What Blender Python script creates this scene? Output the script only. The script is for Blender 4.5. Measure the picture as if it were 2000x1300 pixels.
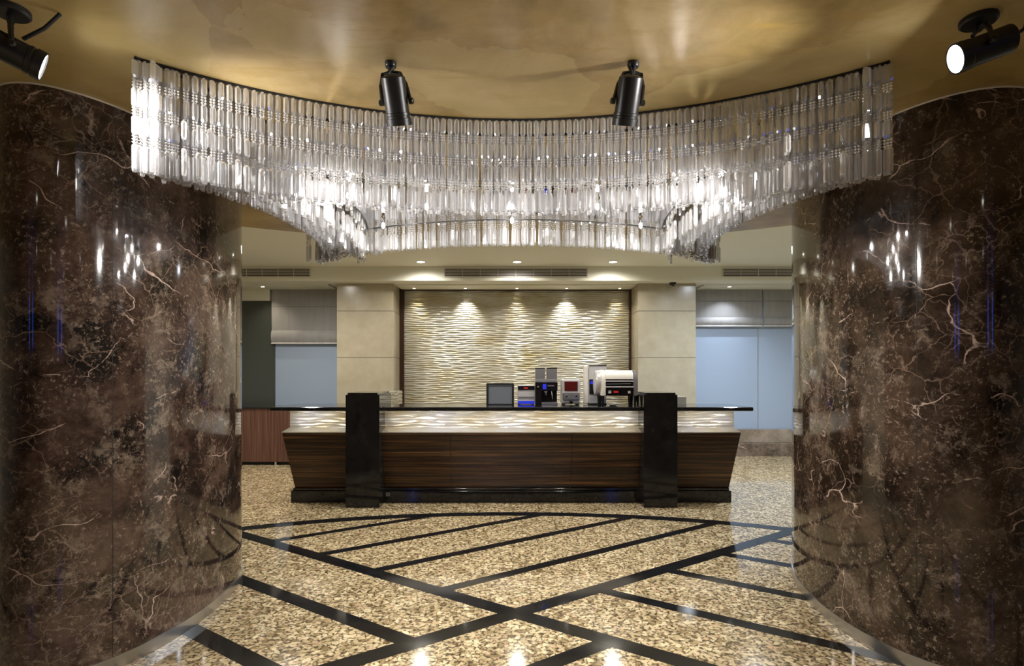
import bpy, bmesh, math, random
from mathutils import Vector, Matrix, Euler
R = random.Random(7)
PI = math.pi
C = bpy.context.scene.collection
for o in list(bpy.data.objects): bpy.data.objects.remove(o)

# ------------------------------------------------------------------ camera
F, HY, EYE, CEIL = 1100.0, 730.0, 1.5, 2.86
cam_d = bpy.data.cameras.new('camera'); cam = bpy.data.objects.new('camera', cam_d); C.objects.link(cam)
cam.location = (0, 0, EYE); cam.rotation_euler = (PI/2, 0, 0)
cam_d.sensor_width = 36; cam_d.lens = 36*F/2000; cam_d.shift_y = (HY-650)/2000; cam_d.clip_start = .05
bpy.context.scene.camera = cam
sc = bpy.context.scene
sc.view_settings.view_transform = 'Standard'; sc.view_settings.look = 'None'
sc.view_settings.gamma = 1; sc.view_settings.use_curve_mapping = False
sc.view_settings.exposure = 0.42
sc.cycles.max_bounces = 10; sc.cycles.transparent_max_bounces = 24
sc.cycles.glossy_bounces = 6; sc.cycles.diffuse_bounces = 4
sc.cycles.sample_clamp_indirect = 6
# ------------------------------------------------------------------ world
w = bpy.data.worlds.new('world'); sc.world = w; w.use_nodes = True
w.node_tree.nodes['Background'].inputs[0].default_value = (.75, .78, .85, 1)
w.node_tree.nodes['Background'].inputs[1].default_value = .15
# ------------------------------------------------------------------ lights of the room
def aim(o, d): o.rotation_euler = Vector(d).to_track_quat('-Z', 'Y').to_euler()
def spot(loc, d, power, angle=60, blend=.6, col=(1, .93, .82), size=.03):
    l = bpy.data.lights.new('spot_light', 'SPOT'); l.energy = power; l.spot_size = math.radians(angle)
    l.spot_blend = blend; l.color = col; l.shadow_soft_size = size
    o = bpy.data.objects.new('spot_light', l); C.objects.link(o); o.location = loc; aim(o, d); return o
def area(loc, d, power, sx, sy, col=(1, .93, .82)):
    l = bpy.data.lights.new('area_light', 'AREA'); l.energy = power; l.shape = 'RECTANGLE'; l.size = sx; l.size_y = sy; l.color = col
    o = bpy.data.objects.new('area_light', l); C.objects.link(o); o.location = loc; aim(o, d); return o
def point(loc, power, size=.03, col=(1, .93, .82)):
    l = bpy.data.lights.new('point_light', 'POINT'); l.energy = power; l.shadow_soft_size = size; l.color = col
    o = bpy.data.objects.new('point_light', l); C.objects.link(o); o.location = loc; return o
WARM, COOL, NEUT = (1, .88, .66), (.80, .88, 1), (1, .95, .88)
# wash lights in the rear soffit, over the wave panel
SOFFIT_LAMPS = [(-1.79, 10.3, WARM, 14), (-.854, 10.3, NEUT, 120), (.09, 10.3, WARM, 13), (1.0, 10.3, NEUT, 120), (1.97, 10.3, WARM, 16)]
for x, y, c, p in SOFFIT_LAMPS: spot((x, y, 3.06), (0, .10, -1), p*1.25, 84, 1, c)
SIDE_LAMPS = [(-4.47, 10.1, WARM, 26), (3.90, 10.1, COOL, 70)]
for x, y, c, p in SIDE_LAMPS: spot((x, y, 3.06), (0, .12, -1), p, 110, 1, c)
# ceiling downlights in front of the fascia
DOWN = [(-1.49, 9.2), (.084, 9.2), (1.65, 9.2)]
for x, y in DOWN: spot((x, y, 3.30), (0, 0.05, -1), 62, 165, .8, NEUT, .065)
for x, y in ((-3.3, 8.3), (3.6, 8.3), (-3.6, 6.6), (3.6, 6.6)): spot((x, y, 3.30), (0, 0, -1), 170 if x < 0 else 240, 170, .8, NEUT if x < 0 else COOL, .065)  # added lights without fixtures, brightening the rear ceiling and fascia
for x in (-1.25, 0, 1.25): spot((x, 6.05, 3.30), (0, .12, -1), 70, 125, .9, NEUT, .065)  # added lights hidden behind the crystals, brightening the counter and its machines
# unseen lights added around and behind the viewer to brighten floor and ceiling
LOBBY_FILL = [(-2.2, .4), (0, .6), (2.2, .4), (-2.2, -2), (0, -2), (2.2, -2)]
for x, y in LOBBY_FILL: spot((x, y, 2.83), (0, 0, -1), 185 if x == 0 else 12, 120, .8, NEUT, .075)
# lamps inside the crystal light
BULBS = [(-.9, 3.1), (-.5, 3.3), (0, 3.3), (.5, 3.3), (.9, 3.1), (-.98, 2.92), (.98, 2.92), (-.85, 3.72), (0, 3.6), (.85, 3.72)]
for x, y in BULBS:
    point((x, y, 2.44), 5, .012, NEUT)
# lamp strip under the overhang of the worktop
for x, wd in ((-2.25, .7), (0, 2.9), (2.25, .7)): area((x, 6.42, 1.076), (0, .45, -1), 2.2*wd, wd, .03, (1, .97, .9))

# ------------------------------------------------------------------ node helpers
def mat(name):
    m = bpy.data.materials.new(name); m.use_nodes = True
    nt = m.node_tree; return m, nt, nt.nodes['Principled BSDF']
def plain(name, col, rough=.5, metal=0, coat=0, emit=None, es=0):
    m, nt, b = mat(name)
    b.inputs['Base Color'].default_value = (*col, 1); b.inputs['Roughness'].default_value = rough
    b.inputs['Metallic'].default_value = metal; b.inputs['Coat Weight'].default_value = coat
    if emit: b.inputs['Emission Color'].default_value = (*emit, 1); b.inputs['Emission Strength'].default_value = es
    return m
class N:
    def __init__(s, nt): s.nt = nt
    def n(s, t, **k):
        x = s.nt.nodes.new(t)
        for a, v in k.items():
            if a.startswith('_'): setattr(x, a[1:], v)
        return x
    def put(s, node, key, v):
        if hasattr(v, 'is_output') or isinstance(v, bpy.types.NodeSocket): s.nt.links.new(v, node.inputs[key])
        else: node.inputs[key].default_value = v
    def coord(s, scale=(1, 1, 1), rot=(0, 0, 0), loc=(0, 0, 0), src='Object'):
        c = s.n('ShaderNodeTexCoord'); m = s.n('ShaderNodeMapping')
        s.nt.links.new(c.outputs[src], m.inputs[0])
        m.inputs['Scale'].default_value = scale; m.inputs['Rotation'].default_value = rot; m.inputs['Location'].default_value = loc
        return m.outputs[0]
    def noise(s, vec, scale, detail=4, rough=.55, dist=0, out='Fac'):
        x = s.n('ShaderNodeTexNoise'); s.put(x, 'Vector', vec); s.put(x, 'Scale', scale); s.put(x, 'Detail', detail)
        s.put(x, 'Roughness', rough); s.put(x, 'Distortion', dist); return x.outputs[out]
    def vor(s, vec, scale, feat='F1', out='Distance', rand=1):
        x = s.n('ShaderNodeTexVoronoi'); x.feature = feat; s.put(x, 'Vector', vec); s.put(x, 'Scale', scale); s.put(x, 'Randomness', rand)
        return x.outputs[out]
    def ramp(s, v, stops, interp='LINEAR'):
        x = s.n('ShaderNodeValToRGB'); s.nt.links.new(v, x.inputs[0]); e = x.color_ramp.elements; x.color_ramp.interpolation = interp
        while len(e) < len(stops): e.new(.5)
        for i, (p, c) in enumerate(stops):
            e[i].position = p; e[i].color = (*c, 1) if len(c) == 3 else c
        return x.outputs[0]
    def g(s, v, a, b):   # smooth 0..1 between a and b
        x = s.n('ShaderNodeMapRange'); x.interpolation_type = 'SMOOTHSTEP'; s.put(x, 'Value', v); s.put(x, 'From Min', a); s.put(x, 'From Max', b); return x.outputs[0]
    def math(s, op, a, b=0):
        x = s.n('ShaderNodeMath'); x.operation = op; s.put(x, 0, a); s.put(x, 1, b); return x.outputs[0]
    def mix(s, f, a, b, bt='MIX'):
        x = s.n('ShaderNodeMix'); x.data_type = 'RGBA'; x.blend_type = bt; s.put(x, 0, f)
        for k, v in ((6, a), (7, b)):
            if isinstance(v, tuple): x.inputs[k].default_value = (*v, 1)
            else: s.nt.links.new(v, x.inputs[k])
        return x.outputs[2]
    def warp(s, vec, scale, amt):
        nz = s.noise(vec, scale, 3, out='Color')
        a = s.n('ShaderNodeVectorMath'); a.operation = 'SUBTRACT'; s.nt.links.new(nz, a.inputs[0]); a.inputs[1].default_value = (.5, .5, .5)
        m = s.n('ShaderNodeVectorMath'); m.operation = 'SCALE'; s.nt.links.new(a.outputs[0], m.inputs[0]); m.inputs['Scale'].default_value = amt
        d = s.n('ShaderNodeVectorMath'); d.operation = 'ADD'; s.nt.links.new(vec, d.inputs[0]); s.nt.links.new(m.outputs[0], d.inputs[1])
        return d.outputs[0]
    def bump(s, h, b, st=.3, dist=.01):
        x = s.n('ShaderNodeBump'); s.put(x, 'Height', h); s.put(x, 'Strength', st); s.put(x, 'Distance', dist); s.nt.links.new(x.outputs[0], b.inputs['Normal'])

def marble(name, base=((.012, .009, .008), (.054, .032, .023), (.125, .080, .060)), vein=(.68, .52, .44), sc_=1.0, seed=0, veins=1.0):
    m, nt, b = mat(name); h = N(nt); v = h.coord((sc_, sc_, sc_), loc=(seed, seed*.7, seed*.3))
    wv = h.warp(v, 2.2, .22); wf = h.warp(h.warp(v, 7, .05), 30, .022)
    c = h.ramp(h.noise(wv, 3.0, 10, .75), [(.40, base[0]), (.50, base[1]), (.63, base[2])])
    # pale brown clouds, broken up
    cl = h.math('MULTIPLY', h.g(h.noise(wf, 7, 10, .80), .51, .62), h.g(h.noise(v, 1.8, 3), .33, .54))
    c = h.mix(h.math('MULTIPLY', cl, .8), c, (.235, .18, .135))
    # small specks
    sp = h.math('MULTIPLY', h.g(h.noise(wf, 40, 6, .82), .55, .62), h.g(h.noise(v, 3.5, 3), .34, .54))
    c = h.mix(h.math('MULTIPLY', sp, .8), c, (.38, .29, .22))
    # fine vein web
    e1 = h.vor(h.warp(h.warp(v, 4, .16), 26, .035), 4.8, 'DISTANCE_TO_EDGE')
    k1 = h.math('MULTIPLY', h.math('SUBTRACT', 1, h.g(e1, .0, .02)), h.g(h.noise(v, 2.6, 4), .48, .60))
    c = h.mix(h.math('MULTIPLY', k1, .55*veins), c, (.40, .28, .21))
    # long pale veins
    vv = h.coord((sc_*.8, sc_*.8, sc_*1.35), rot=(.25, .5, .2), loc=(seed+3, 0, seed))
    e2 = h.vor(h.warp(h.warp(vv, 1.8, .6), 14, .045), 1.7, 'DISTANCE_TO_EDGE')
    k2 = h.math('MULTIPLY', h.math('SUBTRACT', 1, h.g(e2, .001, .0085)), h.g(h.noise(v, 2.6, 5, .65), .50, .58))
    c = h.mix(h.math('MULTIPLY', k2, 1.0*veins), c, vein)
    e3 = h.vor(h.warp(h.warp(v, 3, .4), 30, .03), 7.5, 'DISTANCE_TO_EDGE')
    k3 = h.math('MULTIPLY', h.math('SUBTRACT', 1, h.g(e3, .0, .03)), h.g(h.noise(v, 1.2, 4), .53, .62))
    c = h.mix(h.math('MULTIPLY', k3, .4*veins), c, (.45, .33, .26))
    nt.links.new(c, b.inputs['Base Color'])
    b.inputs['Roughness'].default_value = .07; b.inputs['IOR'].default_value = 1.6
    h.bump(h.noise(v, 5, 2), b, .05, .004)
    return m
def granite(name, warm=1.0):
    m, nt, b = mat(name); h = N(nt); v = h.coord()
    wv = h.warp(h.warp(v, 9, .05), 40, .012)
    rc = h.vor(wv, 31, 'F1', 'Color')
    s = h.n('ShaderNodeSeparateColor'); nt.links.new(rc, s.inputs[0])
    c = h.ramp(s.outputs[0], [(0, (.26, .19, .10)), (.25, (.52, .42, .25)), (.55, (.70, .59, .38)), (.8, (.82, .72, .50)), (1, (.58, .41, .26))])
    big = h.ramp(h.noise(v, 6, 4), [(.35, (.78, .74, .66)), (.65, (1.12, 1.08, 1.0))])
    c = h.mix(1.0, c, big, 'MULTIPLY')
    e = h.vor(wv, 31, 'DISTANCE_TO_EDGE')
    k = h.math('MULTIPLY', h.math('SUBTRACT', 1, h.g(e, .03, .25)), h.g(h.noise(v, 38, 4), .40, .58))
    c = h.mix(h.math('MULTIPLY', k, .97), c, (.06, .04, .022))
    k2 = h.g(h.noise(wv, 75, 3, .7), .60, .68)
    c = h.mix(h.math('MULTIPLY', k2, .7), c, (.06, .045, .03))
    nt.links.new(c, b.inputs['Base Color']); b.inputs['Roughness'].default_value = .09; b.inputs['IOR'].default_value = 1.7
    h.bump(h.noise(v, 2.5, 2), b, .04, .003)
    return m
def plaster(name):
    m, nt, b = mat(name); h = N(nt); v = h.coord()
    wv = h.warp(v, 1.2, .8)
    c = h.ramp(h.noise(wv, 1.6, 7, .62), [(.3, (.19, .13, .03)), (.5, (.39, .28, .11)), (.7, (.57, .43, .22))])
    st = h.noise(h.coord((1, 6, 1), rot=(0, 0, .3)), 3, 6, .7)
    c = h.mix(h.g(st, .5, .75), c, (.40, .27, .08))
    # peeled pale patches with ragged outlines
    e = h.vor(h.warp(h.warp(v, 2, .35), 14, .05), .75, 'F1', 'Color'); s = h.n('ShaderNodeSeparateColor'); nt.links.new(e, s.inputs[0])
    c = h.mix(h.math('MULTIPLY', h.g(s.outputs[1], .70, .71), .38), c, (.56, .45, .20))
    k = h.math('MULTIPLY', h.g(h.noise(wv, 26, 5, .75), .63, .72), h.g(h.noise(v, 2.2, 3), .5, .65))
    c = h.mix(h.math('MULTIPLY', k, .5), c, (.12, .10, .07))
    nt.links.new(c, b.inputs['Base Color']); b.inputs['Roughness'].default_value = .34
    h.bump(h.noise(wv, 9, 5), b, .15, .01)
    return m
def wood(name, cols, axis='x', rough=.27):
    m, nt, b = mat(name); h = N(nt)
    v = h.coord((.22, .22, 15) if axis == 'x' else (14, 14, .35))
    v = h.warp(v, 1.2, .35)
    c = h.ramp(h.noise(v, 2.6, 6, .68), [(.34, cols[0]), (.48, cols[1]), (.60, cols[2]), (.74, cols[3])])
    nt.links.new(c, b.inputs['Base Color']); b.inputs['Roughness'].default_value = rough; b.inputs['Specular IOR Level'].default_value = .35
    return m
def wavemat(name, a, c_, d, rough=.34, metal=.5):
    m, nt, b = mat(name); h = N(nt); v = h.coord((1, 1, 2.2))
    c = h.ramp(h.noise(v, 1.8, 4), [(.3, a), (.5, c_), (.7, d)])
    nt.links.new(c, b.inputs['Base Color']); b.inputs['Roughness'].default_value = rough; b.inputs['Metallic'].default_value = metal
    return m
def stone(name, a, b_, rough=.22):
    m, nt, b = mat(name); h = N(nt); v = h.coord()
    c = h.ramp(h.noise(v, 5, 8, .6), [(.3, a), (.7, b_)]); nt.links.new(c, b.inputs['Base Color']); b.inputs['Roughness'].default_value = rough
    return m
def fabric(name, a, b_):
    m, nt, b = mat(name); h = N(nt); v = h.coord((1, 1, .15))
    c = h.ramp(h.noise(v, 9, 5, .6), [(.35, a), (.65, b_)]); nt.links.new(c, b.inputs['Base Color']); b.inputs['Roughness'].default_value = .6
    b.inputs['Sheen Weight'].default_value = .3
    return m
def crystal_mat(name, lo=-.28, hi=.70, dif=.74):
    m = bpy.data.materials.new(name); m.use_nodes = True; nt = m.node_tree; nt.nodes.clear(); h = N(nt)
    out = h.n('ShaderNodeOutputMaterial')
    tr = h.n('ShaderNodeBsdfTransparent'); tr.inputs[0].default_value = (.93, .93, .95, 1)
    gl = h.n('ShaderNodeBsdfGlossy'); gl.inputs[0].default_value = (.98, .98, .97, 1); gl.inputs['Roughness'].default_value = .09
    df = h.n('ShaderNodeBsdfDiffuse'); df.inputs[0].default_value = (.92, .92, .92, 1)
    tl = h.n('ShaderNodeBsdfTranslucent'); tl.inputs[0].default_value = (.92, .92, .92, 1)
    a = h.n('ShaderNodeMixShader'); a.inputs[0].default_value = .5; nt.links.new(df.outputs[0], a.inputs[1]); nt.links.new(tl.outputs[0], a.inputs[2])
    b = h.n('ShaderNodeMixShader'); b.inputs[0].default_value = dif; nt.links.new(a.outputs[0], b.inputs[1]); nt.links.new(gl.outputs[0], b.inputs[2])
    lw = h.n('ShaderNodeLayerWeight'); lw.inputs[0].default_value = .5
    c = h.n('ShaderNodeMixShader'); nt.links.new(h.g(lw.outputs['Facing'], lo, hi), c.inputs[0]); nt.links.new(tr.outputs[0], c.inputs[1]); nt.links.new(b.outputs[0], c.inputs[2])
    nt.links.new(c.outputs[0], out.inputs[0]); return m

M = dict(
    marbleL=marble('brown_marble', seed=0), marbleR=marble('brown_marble_right', seed=5.3, base=((.014, .009, .006), (.042, .026, .017), (.095, .062, .042))),
    marbleS=marble('step_marble', seed=2, base=((.07, .05, .035), (.14, .10, .075), (.24, .18, .14))),
    marbleP=marble('pale_step_marble', seed=9, base=((.22, .17, .12), (.30, .24, .18), (.40, .33, .26)), veins=.3),
    floor=granite('gold_granite'), gold=plaster('gold_plaster'),
    blackstone=stone('black_granite', (.006, .006, .007), (.016, .016, .017), .08),
    white=plain('cream_paint', (.74, .73, .62), .55), whiteR=plain('cream_ceiling', (.74, .73, .62), .6),
    lime=stone('beige_limestone', (.37, .325, .23), (.43, .385, .285), .18),
    zebrano=wood('dark_striped_wood', [(.010, .004, .002), (.028, .011, .004), (.10, .044, .014), (.30, .15, .055)]),
    cab=wood('brown_cabinet_wood', [(.07, .032, .022), (.11, .052, .036), (.15, .075, .052), (.20, .11, .078)], 'z', .3),
    trim=plain('dark_red_wood', (.035, .014, .008), .3),
    wave=wavemat('champagne_wave', (.36, .31, .17), (.44, .42, .34), (.52, .51, .45)),
    waveb=wavemat('pearl_wave', (.44, .34, .17), (.50, .46, .38), (.56, .55, .58), .3, .4),
    steel=plain('brushed_steel', (.60, .61, .64), .30, 1), mirror=plain('mirror_steel', (.80, .80, .84), .04, 1),
    black=plain('black_enamel', (.006, .006, .007), .38), rubber=plain('black_rubber', (.01, .01, .01), .6),
    crystal=crystal_mat('cut_glass'), bead=crystal_mat('bead_glass', -.8, .4, .6), pane=plain('pale_blue_roller', (.35, .43, .55), .35),
    dpane=plain('dark_grey_glass', (.055, .062, .055), .25), blind=fabric('grey_blind', (.58, .56, .54), (.66, .64, .62)),
    silver=plain('silver_plastic', (.62, .61, .61), .28, .25), cream=plain('ivory_enamel', (.85, .82, .74), .3),
    grey=plain('grey_plastic', (.22, .21, .22), .3, .3), dark=plain('dark_glass', (.012, .010, .012), .06),
    redg=plain('dark_red_glass', (.10, .012, .012), .08), led=plain('red_led', (.2, 0, 0), .4, emit=(1, .05, .03), es=.2),
    blue=plain('blue_led', (0, 0, .2), .4, emit=(.03, .06, 1), es=.35), grout=plain('joint', (.02, .017, .015), .7),
    lamp=plain('lamp_glow', (1, 1, 1), .4, emit=(1, .96, .9), es=10), lampw=plain('warm_lamp_glow', (1, 1, 1), .4, emit=(1, .85, .55), es=14),
    spotglow=plain('spot_glow', (1, 1, 1), .4, emit=(1, .98, .97), es=30), bluel=plain('blue_strip', (0, 0, .2), .4, emit=(.05, .15, 1), es=7),
    glass=plain('screen_glass', (.24, .27, .30), .08, .3), lobby=plain('lobby_wall', (.10, .09, .08), .5), vent=plain('vent_slat', (.60, .57, .50), .45),
    ventd=plain('vent_dark', (.09, .075, .085), .6), label=plain('white_label', (.7, .7, .7), .4),
)

# ------------------------------------------------------------------ mesh helpers
def obj(name, bm, m, parent=None, smooth=False, loc=None):
    me = bpy.data.meshes.new(name); bmesh.ops.recalc_face_normals(bm, faces=bm.faces); bm.to_mesh(me); bm.free()
    if smooth:
        for p in me.polygons: p.use_smooth = True
        me.set_sharp_from_angle(angle=math.radians(35))
    me.materials.append(m)
    o = bpy.data.objects.new(name, me); C.objects.link(o)
    if parent: o.parent = parent
    if loc: o.location = loc
    return o
def tag(o, label, cat, group=None, kind=None):
    o['label'] = label; o['category'] = cat
    if group: o['group'] = group
    if kind: o['kind'] = kind
    return o
def thing(name, label, cat, loc=(0, 0, 0), rot=(0, 0, 0), group=None):
    o = bpy.data.objects.new(name, None); C.objects.link(o); o.location = loc; o.rotation_euler = rot
    o.empty_display_size = .1
    return tag(o, label, cat, group)
def struct(o): o['kind'] = 'structure'; return o
def box(bm, x0, x1, y0, y1, z0, z1, bev=0, mtx=None):
    r = bmesh.ops.create_cube(bm, size=1)
    vs = r['verts']
    for v in vs: v.co = Vector(((x0+x1)/2 + v.co.x*(x1-x0), (y0+y1)/2 + v.co.y*(y1-y0), (z0+z1)/2 + v.co.z*(z1-z0)))
    if bev:
        es = list({e for v in vs for e in v.link_edges}); rr = bmesh.ops.bevel(bm, geom=es, offset=bev, segments=2, affect='EDGES', profile=.5)
        vs = list({v for f in rr['faces'] for v in f.verts} | {v for v in vs if v.is_valid})
    if mtx: bmesh.ops.transform(bm, matrix=mtx, verts=vs)
    return bm
def B(*a, **k): return box(bmesh.new(), *a, **k)
def lathe(bm, prof, seg=32, mtx=None, cap=True):
    rings = []
    for r, z in prof:
        rings.append([bm.verts.new((r*math.cos(2*PI*i/seg), r*math.sin(2*PI*i/seg), z)) for i in range(seg)])
    for a, b in zip(rings, rings[1:]):
        for i in range(seg): bm.faces.new((a[i], a[(i+1) % seg], b[(i+1) % seg], b[i]))
    if cap: bm.faces.new(rings[0][::-1]); bm.faces.new(rings[-1])
    vs = [v for r in rings for v in r]
    if mtx: bmesh.ops.transform(bm, matrix=mtx, verts=vs)
    return bm
def tube(bm, pts, r, seg=10):
    pts = [Vector(p) for p in pts]; rings = []
    for i, p in enumerate(pts):
        d = (pts[min(i+1, len(pts)-1)] - pts[max(i-1, 0)]).normalized()
        q = d.to_track_quat('Z', 'Y')
        rings.append([bm.verts.new(p + q @ Vector((r*math.cos(2*PI*k/seg), r*math.sin(2*PI*k/seg), 0))) for k in range(seg)])
    for a, b in zip(rings, rings[1:]):
        for k in range(seg): bm.faces.new((a[k], a[(k+1) % seg], b[(k+1) % seg], b[k]))
    bm.faces.new(rings[0][::-1]); bm.faces.new(rings[-1]); return bm
def prism_poly(bm, pts, z0, z1):
    lo = [bm.verts.new((x, y, z0)) for x, y in pts]; hi = [bm.verts.new((x, y, z1)) for x, y in pts]
    n = len(pts)
    for i in range(n): bm.faces.new((lo[i], lo[(i+1) % n], hi[(i+1) % n], hi[i]))
    bm.faces.new(lo[::-1]); bm.faces.new(hi); return bm
def strip(bm, L, Rr, z0, z1):   # solid ribbon between two polylines
    n = len(L); q = []
    for a, b in zip(L, Rr): q.append([bm.verts.new((a[0], a[1], z0)), bm.verts.new((b[0], b[1], z0)), bm.verts.new((b[0], b[1], z1)), bm.verts.new((a[0], a[1], z1))])
    for i in range(n-1):
        for k in range(4): bm.faces.new((q[i][k], q[i][(k+1) % 4], q[i+1][(k+1) % 4], q[i+1][k]))
    bm.faces.new(q[0][::-1]); bm.faces.new(q[-1]); return bm
def wave_grid(bm, x0, x1, z0, z1, y, pitch=.041, amp=.008, facing=-1, nx=None, axis='x', edge=None):
    """relief of lens-shaped horizontal ridges on a plane facing the viewer (or sideways)"""
    W = x1-x0; H = z1-z0; nx = nx or max(8, int(W/.035)); nz = max(8, int(H/pitch*8)); vs = []
    for j in range(nz+1):
        z = z0+H*j/nz; row = []
        for i in range(nx+1):
            x = x0+W*i/nx
            ph = .42*math.sin(2*PI*x/.46 + .9*math.sin(z*7.3)+z*2)*math.sin(PI*z/pitch) + .35*math.sin(x*5.1+z*3.7)+.25*math.sin(x*11.3-z*9)
            u = z/pitch + ph*.5
            u = u-math.floor(u)
            hgt = amp*(1-abs(2*u-1))**1.2
            yy = y+facing*hgt
            row.append(bm.verts.new((x, yy, z) if axis == 'x' else (yy, x, z)))
        vs.append(row)
    for j in range(nz):
        for i in range(nx): bm.faces.new((vs[j][i], vs[j][i+1], vs[j+1][i+1], vs[j+1][i]))
    return bm

# ------------------------------------------------------------------ floor
struct(obj('floor', B(-6.5, 6.5, -5, 10.8, -.1, 0), M['floor']))
XC, YC = .02, 3.53; SA, SB = -.683, .695    # slopes of the two families of black lines
EA, EB, EY = 4.12, 2.54, 3.5                # the oval band
nb = 0
def band(pts, wdt, zt):
    global nb; nb += 1
    P = [Vector((p[0], p[1])) for p in pts]; L = []; Q = []
    for i, p in enumerate(P):
        d = (P[min(i+1, len(P)-1)]-P[max(i-1, 0)]).normalized(); nrm = Vector((-d.y, d.x))
        L.append(p+nrm*wdt/2); Q.append(p-nrm*wdt/2)
    struct(obj('trim_%d' % nb, strip(bmesh.new(), L, Q, -.01, zt), M['blackstone']))
ell = [(EA*math.cos(t), EY+EB*math.sin(t)) for t in [2*PI*i/160 for i in range(161)]]
band(ell, .15, .0016)
def onell(a, s, side):   # crossing of y = a + s x with the oval
    A = 1/EA**2 + s*s/EB**2; Bq = 2*s*(a-EY)/EB**2; Cq = (a-EY)**2/EB**2-1
    D = math.sqrt(max(Bq*Bq-4*A*Cq, 0)); x = (-Bq+side*D)/(2*A); return (x, a+s*x)
def cross(a1, s1, a2, s2): x = (a2-a1)/(s1-s2); return (x, a1+s1*x)
A0, B0 = YC-SA*XC, YC-SB*XC
band([onell(A0, SA, -1), onell(A0, SA, 1)], .125, .0012)
band([onell(B0, SB, -1), onell(B0, SB, 1)], .125, .0014)
for k, a in enumerate((4.25, 5.03, 5.79, 6.55)): band([cross(a, SB, A0, SA), onell(a, SB, 1)], .095, .0010)
for a in (4.33, 5.12, 5.90, 6.68):
    band([cross(a, SA, B0, SB), onell(a, SA, 1)], .1, .0010)
for a in (2.76, 2.02, 1.27):
    band([onell(a, SA, -1), cross(a, SA, B0, SB)], .115, .0010)
for a in (2.78, 2.03, 1.28): band([onell(a, SB, -1), cross(a, SB, A0, SA)], .11, .0008)

# ------------------------------------------------------------------ shell
for nm, a in (('wall_left', (-6.7, -6.5, -5, 10.8)), ('wall_right', (6.5, 6.7, -5, 10.8)), ('wall_front', (-6.5, 6.5, -5.2, -5))):
    struct(obj(nm, B(*a, 0, 3.5), M['lobby'] if nm == 'wall_front' else M['white']))
struct(obj('wall_back', B(-6.5, 6.5, 10.62, 10.8, 0, 3.5), M['white']))
# gold plaster ceiling, its rear edge a curve
k = .9
pts = [(-6.5, -5), (6.5, -5), (6.5, 3.5)] + [(EA*k*math.cos(t), 3.5+EB*k*math.sin(t)) for t in [PI*i/60 for i in range(61)]] + [(-6.5, 3.5)]
struct(obj('ceiling', prism_poly(bmesh.new(), pts, CEIL, CEIL+.5), M['gold']))
struct(obj('ceiling_rear', B(-6.5, 6.5, 3.4, 9.7, 3.335, 3.5), M['whiteR']))
# fascia and soffit in front of the rear wall
s = struct(obj('trim_soffit', B(-6.5, 6.5, 9.61, 10.62, 3.09, 3.5), M['white']))
struct(obj('trim_cove_left', B(-6.5, -3.25, 9.98, 10.60, 3.068, 3.089), M['white']))
struct(obj('trim_cove_right', B(3.40, 6.5, 9.98, 10.60, 3.068, 3.089), M['white']))
struct(obj('trim_cove_middle', B(-2.04, 2.2, 9.98, 10.60, 3.068, 3.089), M['white']))
# stone piers
for nm, x0, x1 in (('wall_pier_left', -3.078, -2.086), ('wall_pier_right', 2.216, 3.231)):
    p = struct(obj(nm, B(x0, x1, 9.9, 10.6, 0, 3.089), M['lime']))
    for z in (2.607, 1.79, .975, .16): obj('joint', B(x0-.0005, x1+.0005, 9.8993, 10.5, z-.004, z+.004), M['grout'], p)

# ------------------------------------------------------------------ wave panel on the rear wall
t = thing('wave_panel', 'champagne wall panel of horizontal wave relief between two beige stone piers', 'wall panel', (.13, 10.55, 0))
def P(o, t): o.parent = t; o.matrix_parent_inverse = t.matrix_world.inverted(); return o
def part(name, bm, m, t, **k):
    bmesh.ops.translate(bm, verts=bm.verts, vec=-t.location); return obj(name, bm, m, t, **k)
part('relief', wave_grid(bmesh.new(), -2.0, 2.17, .95, 3.045, 10.5, nx=150), M['wave'], t)
part('backing', B(-2.0, 2.17, 10.51, 10.6, 0, 3.06), M['wave'], t)
part('frame', B(-2.085, -2.0, 10.44, 10.6, 0, 3.066), M['trim'], t)
part('frame', B(2.17, 2.214, 10.44, 10.6, 0, 3.066), M['trim'], t)
part('frame', B(-2.0, 2.17, 10.46, 10.6, 3.046, 3.066), M['trim'], t)

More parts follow.
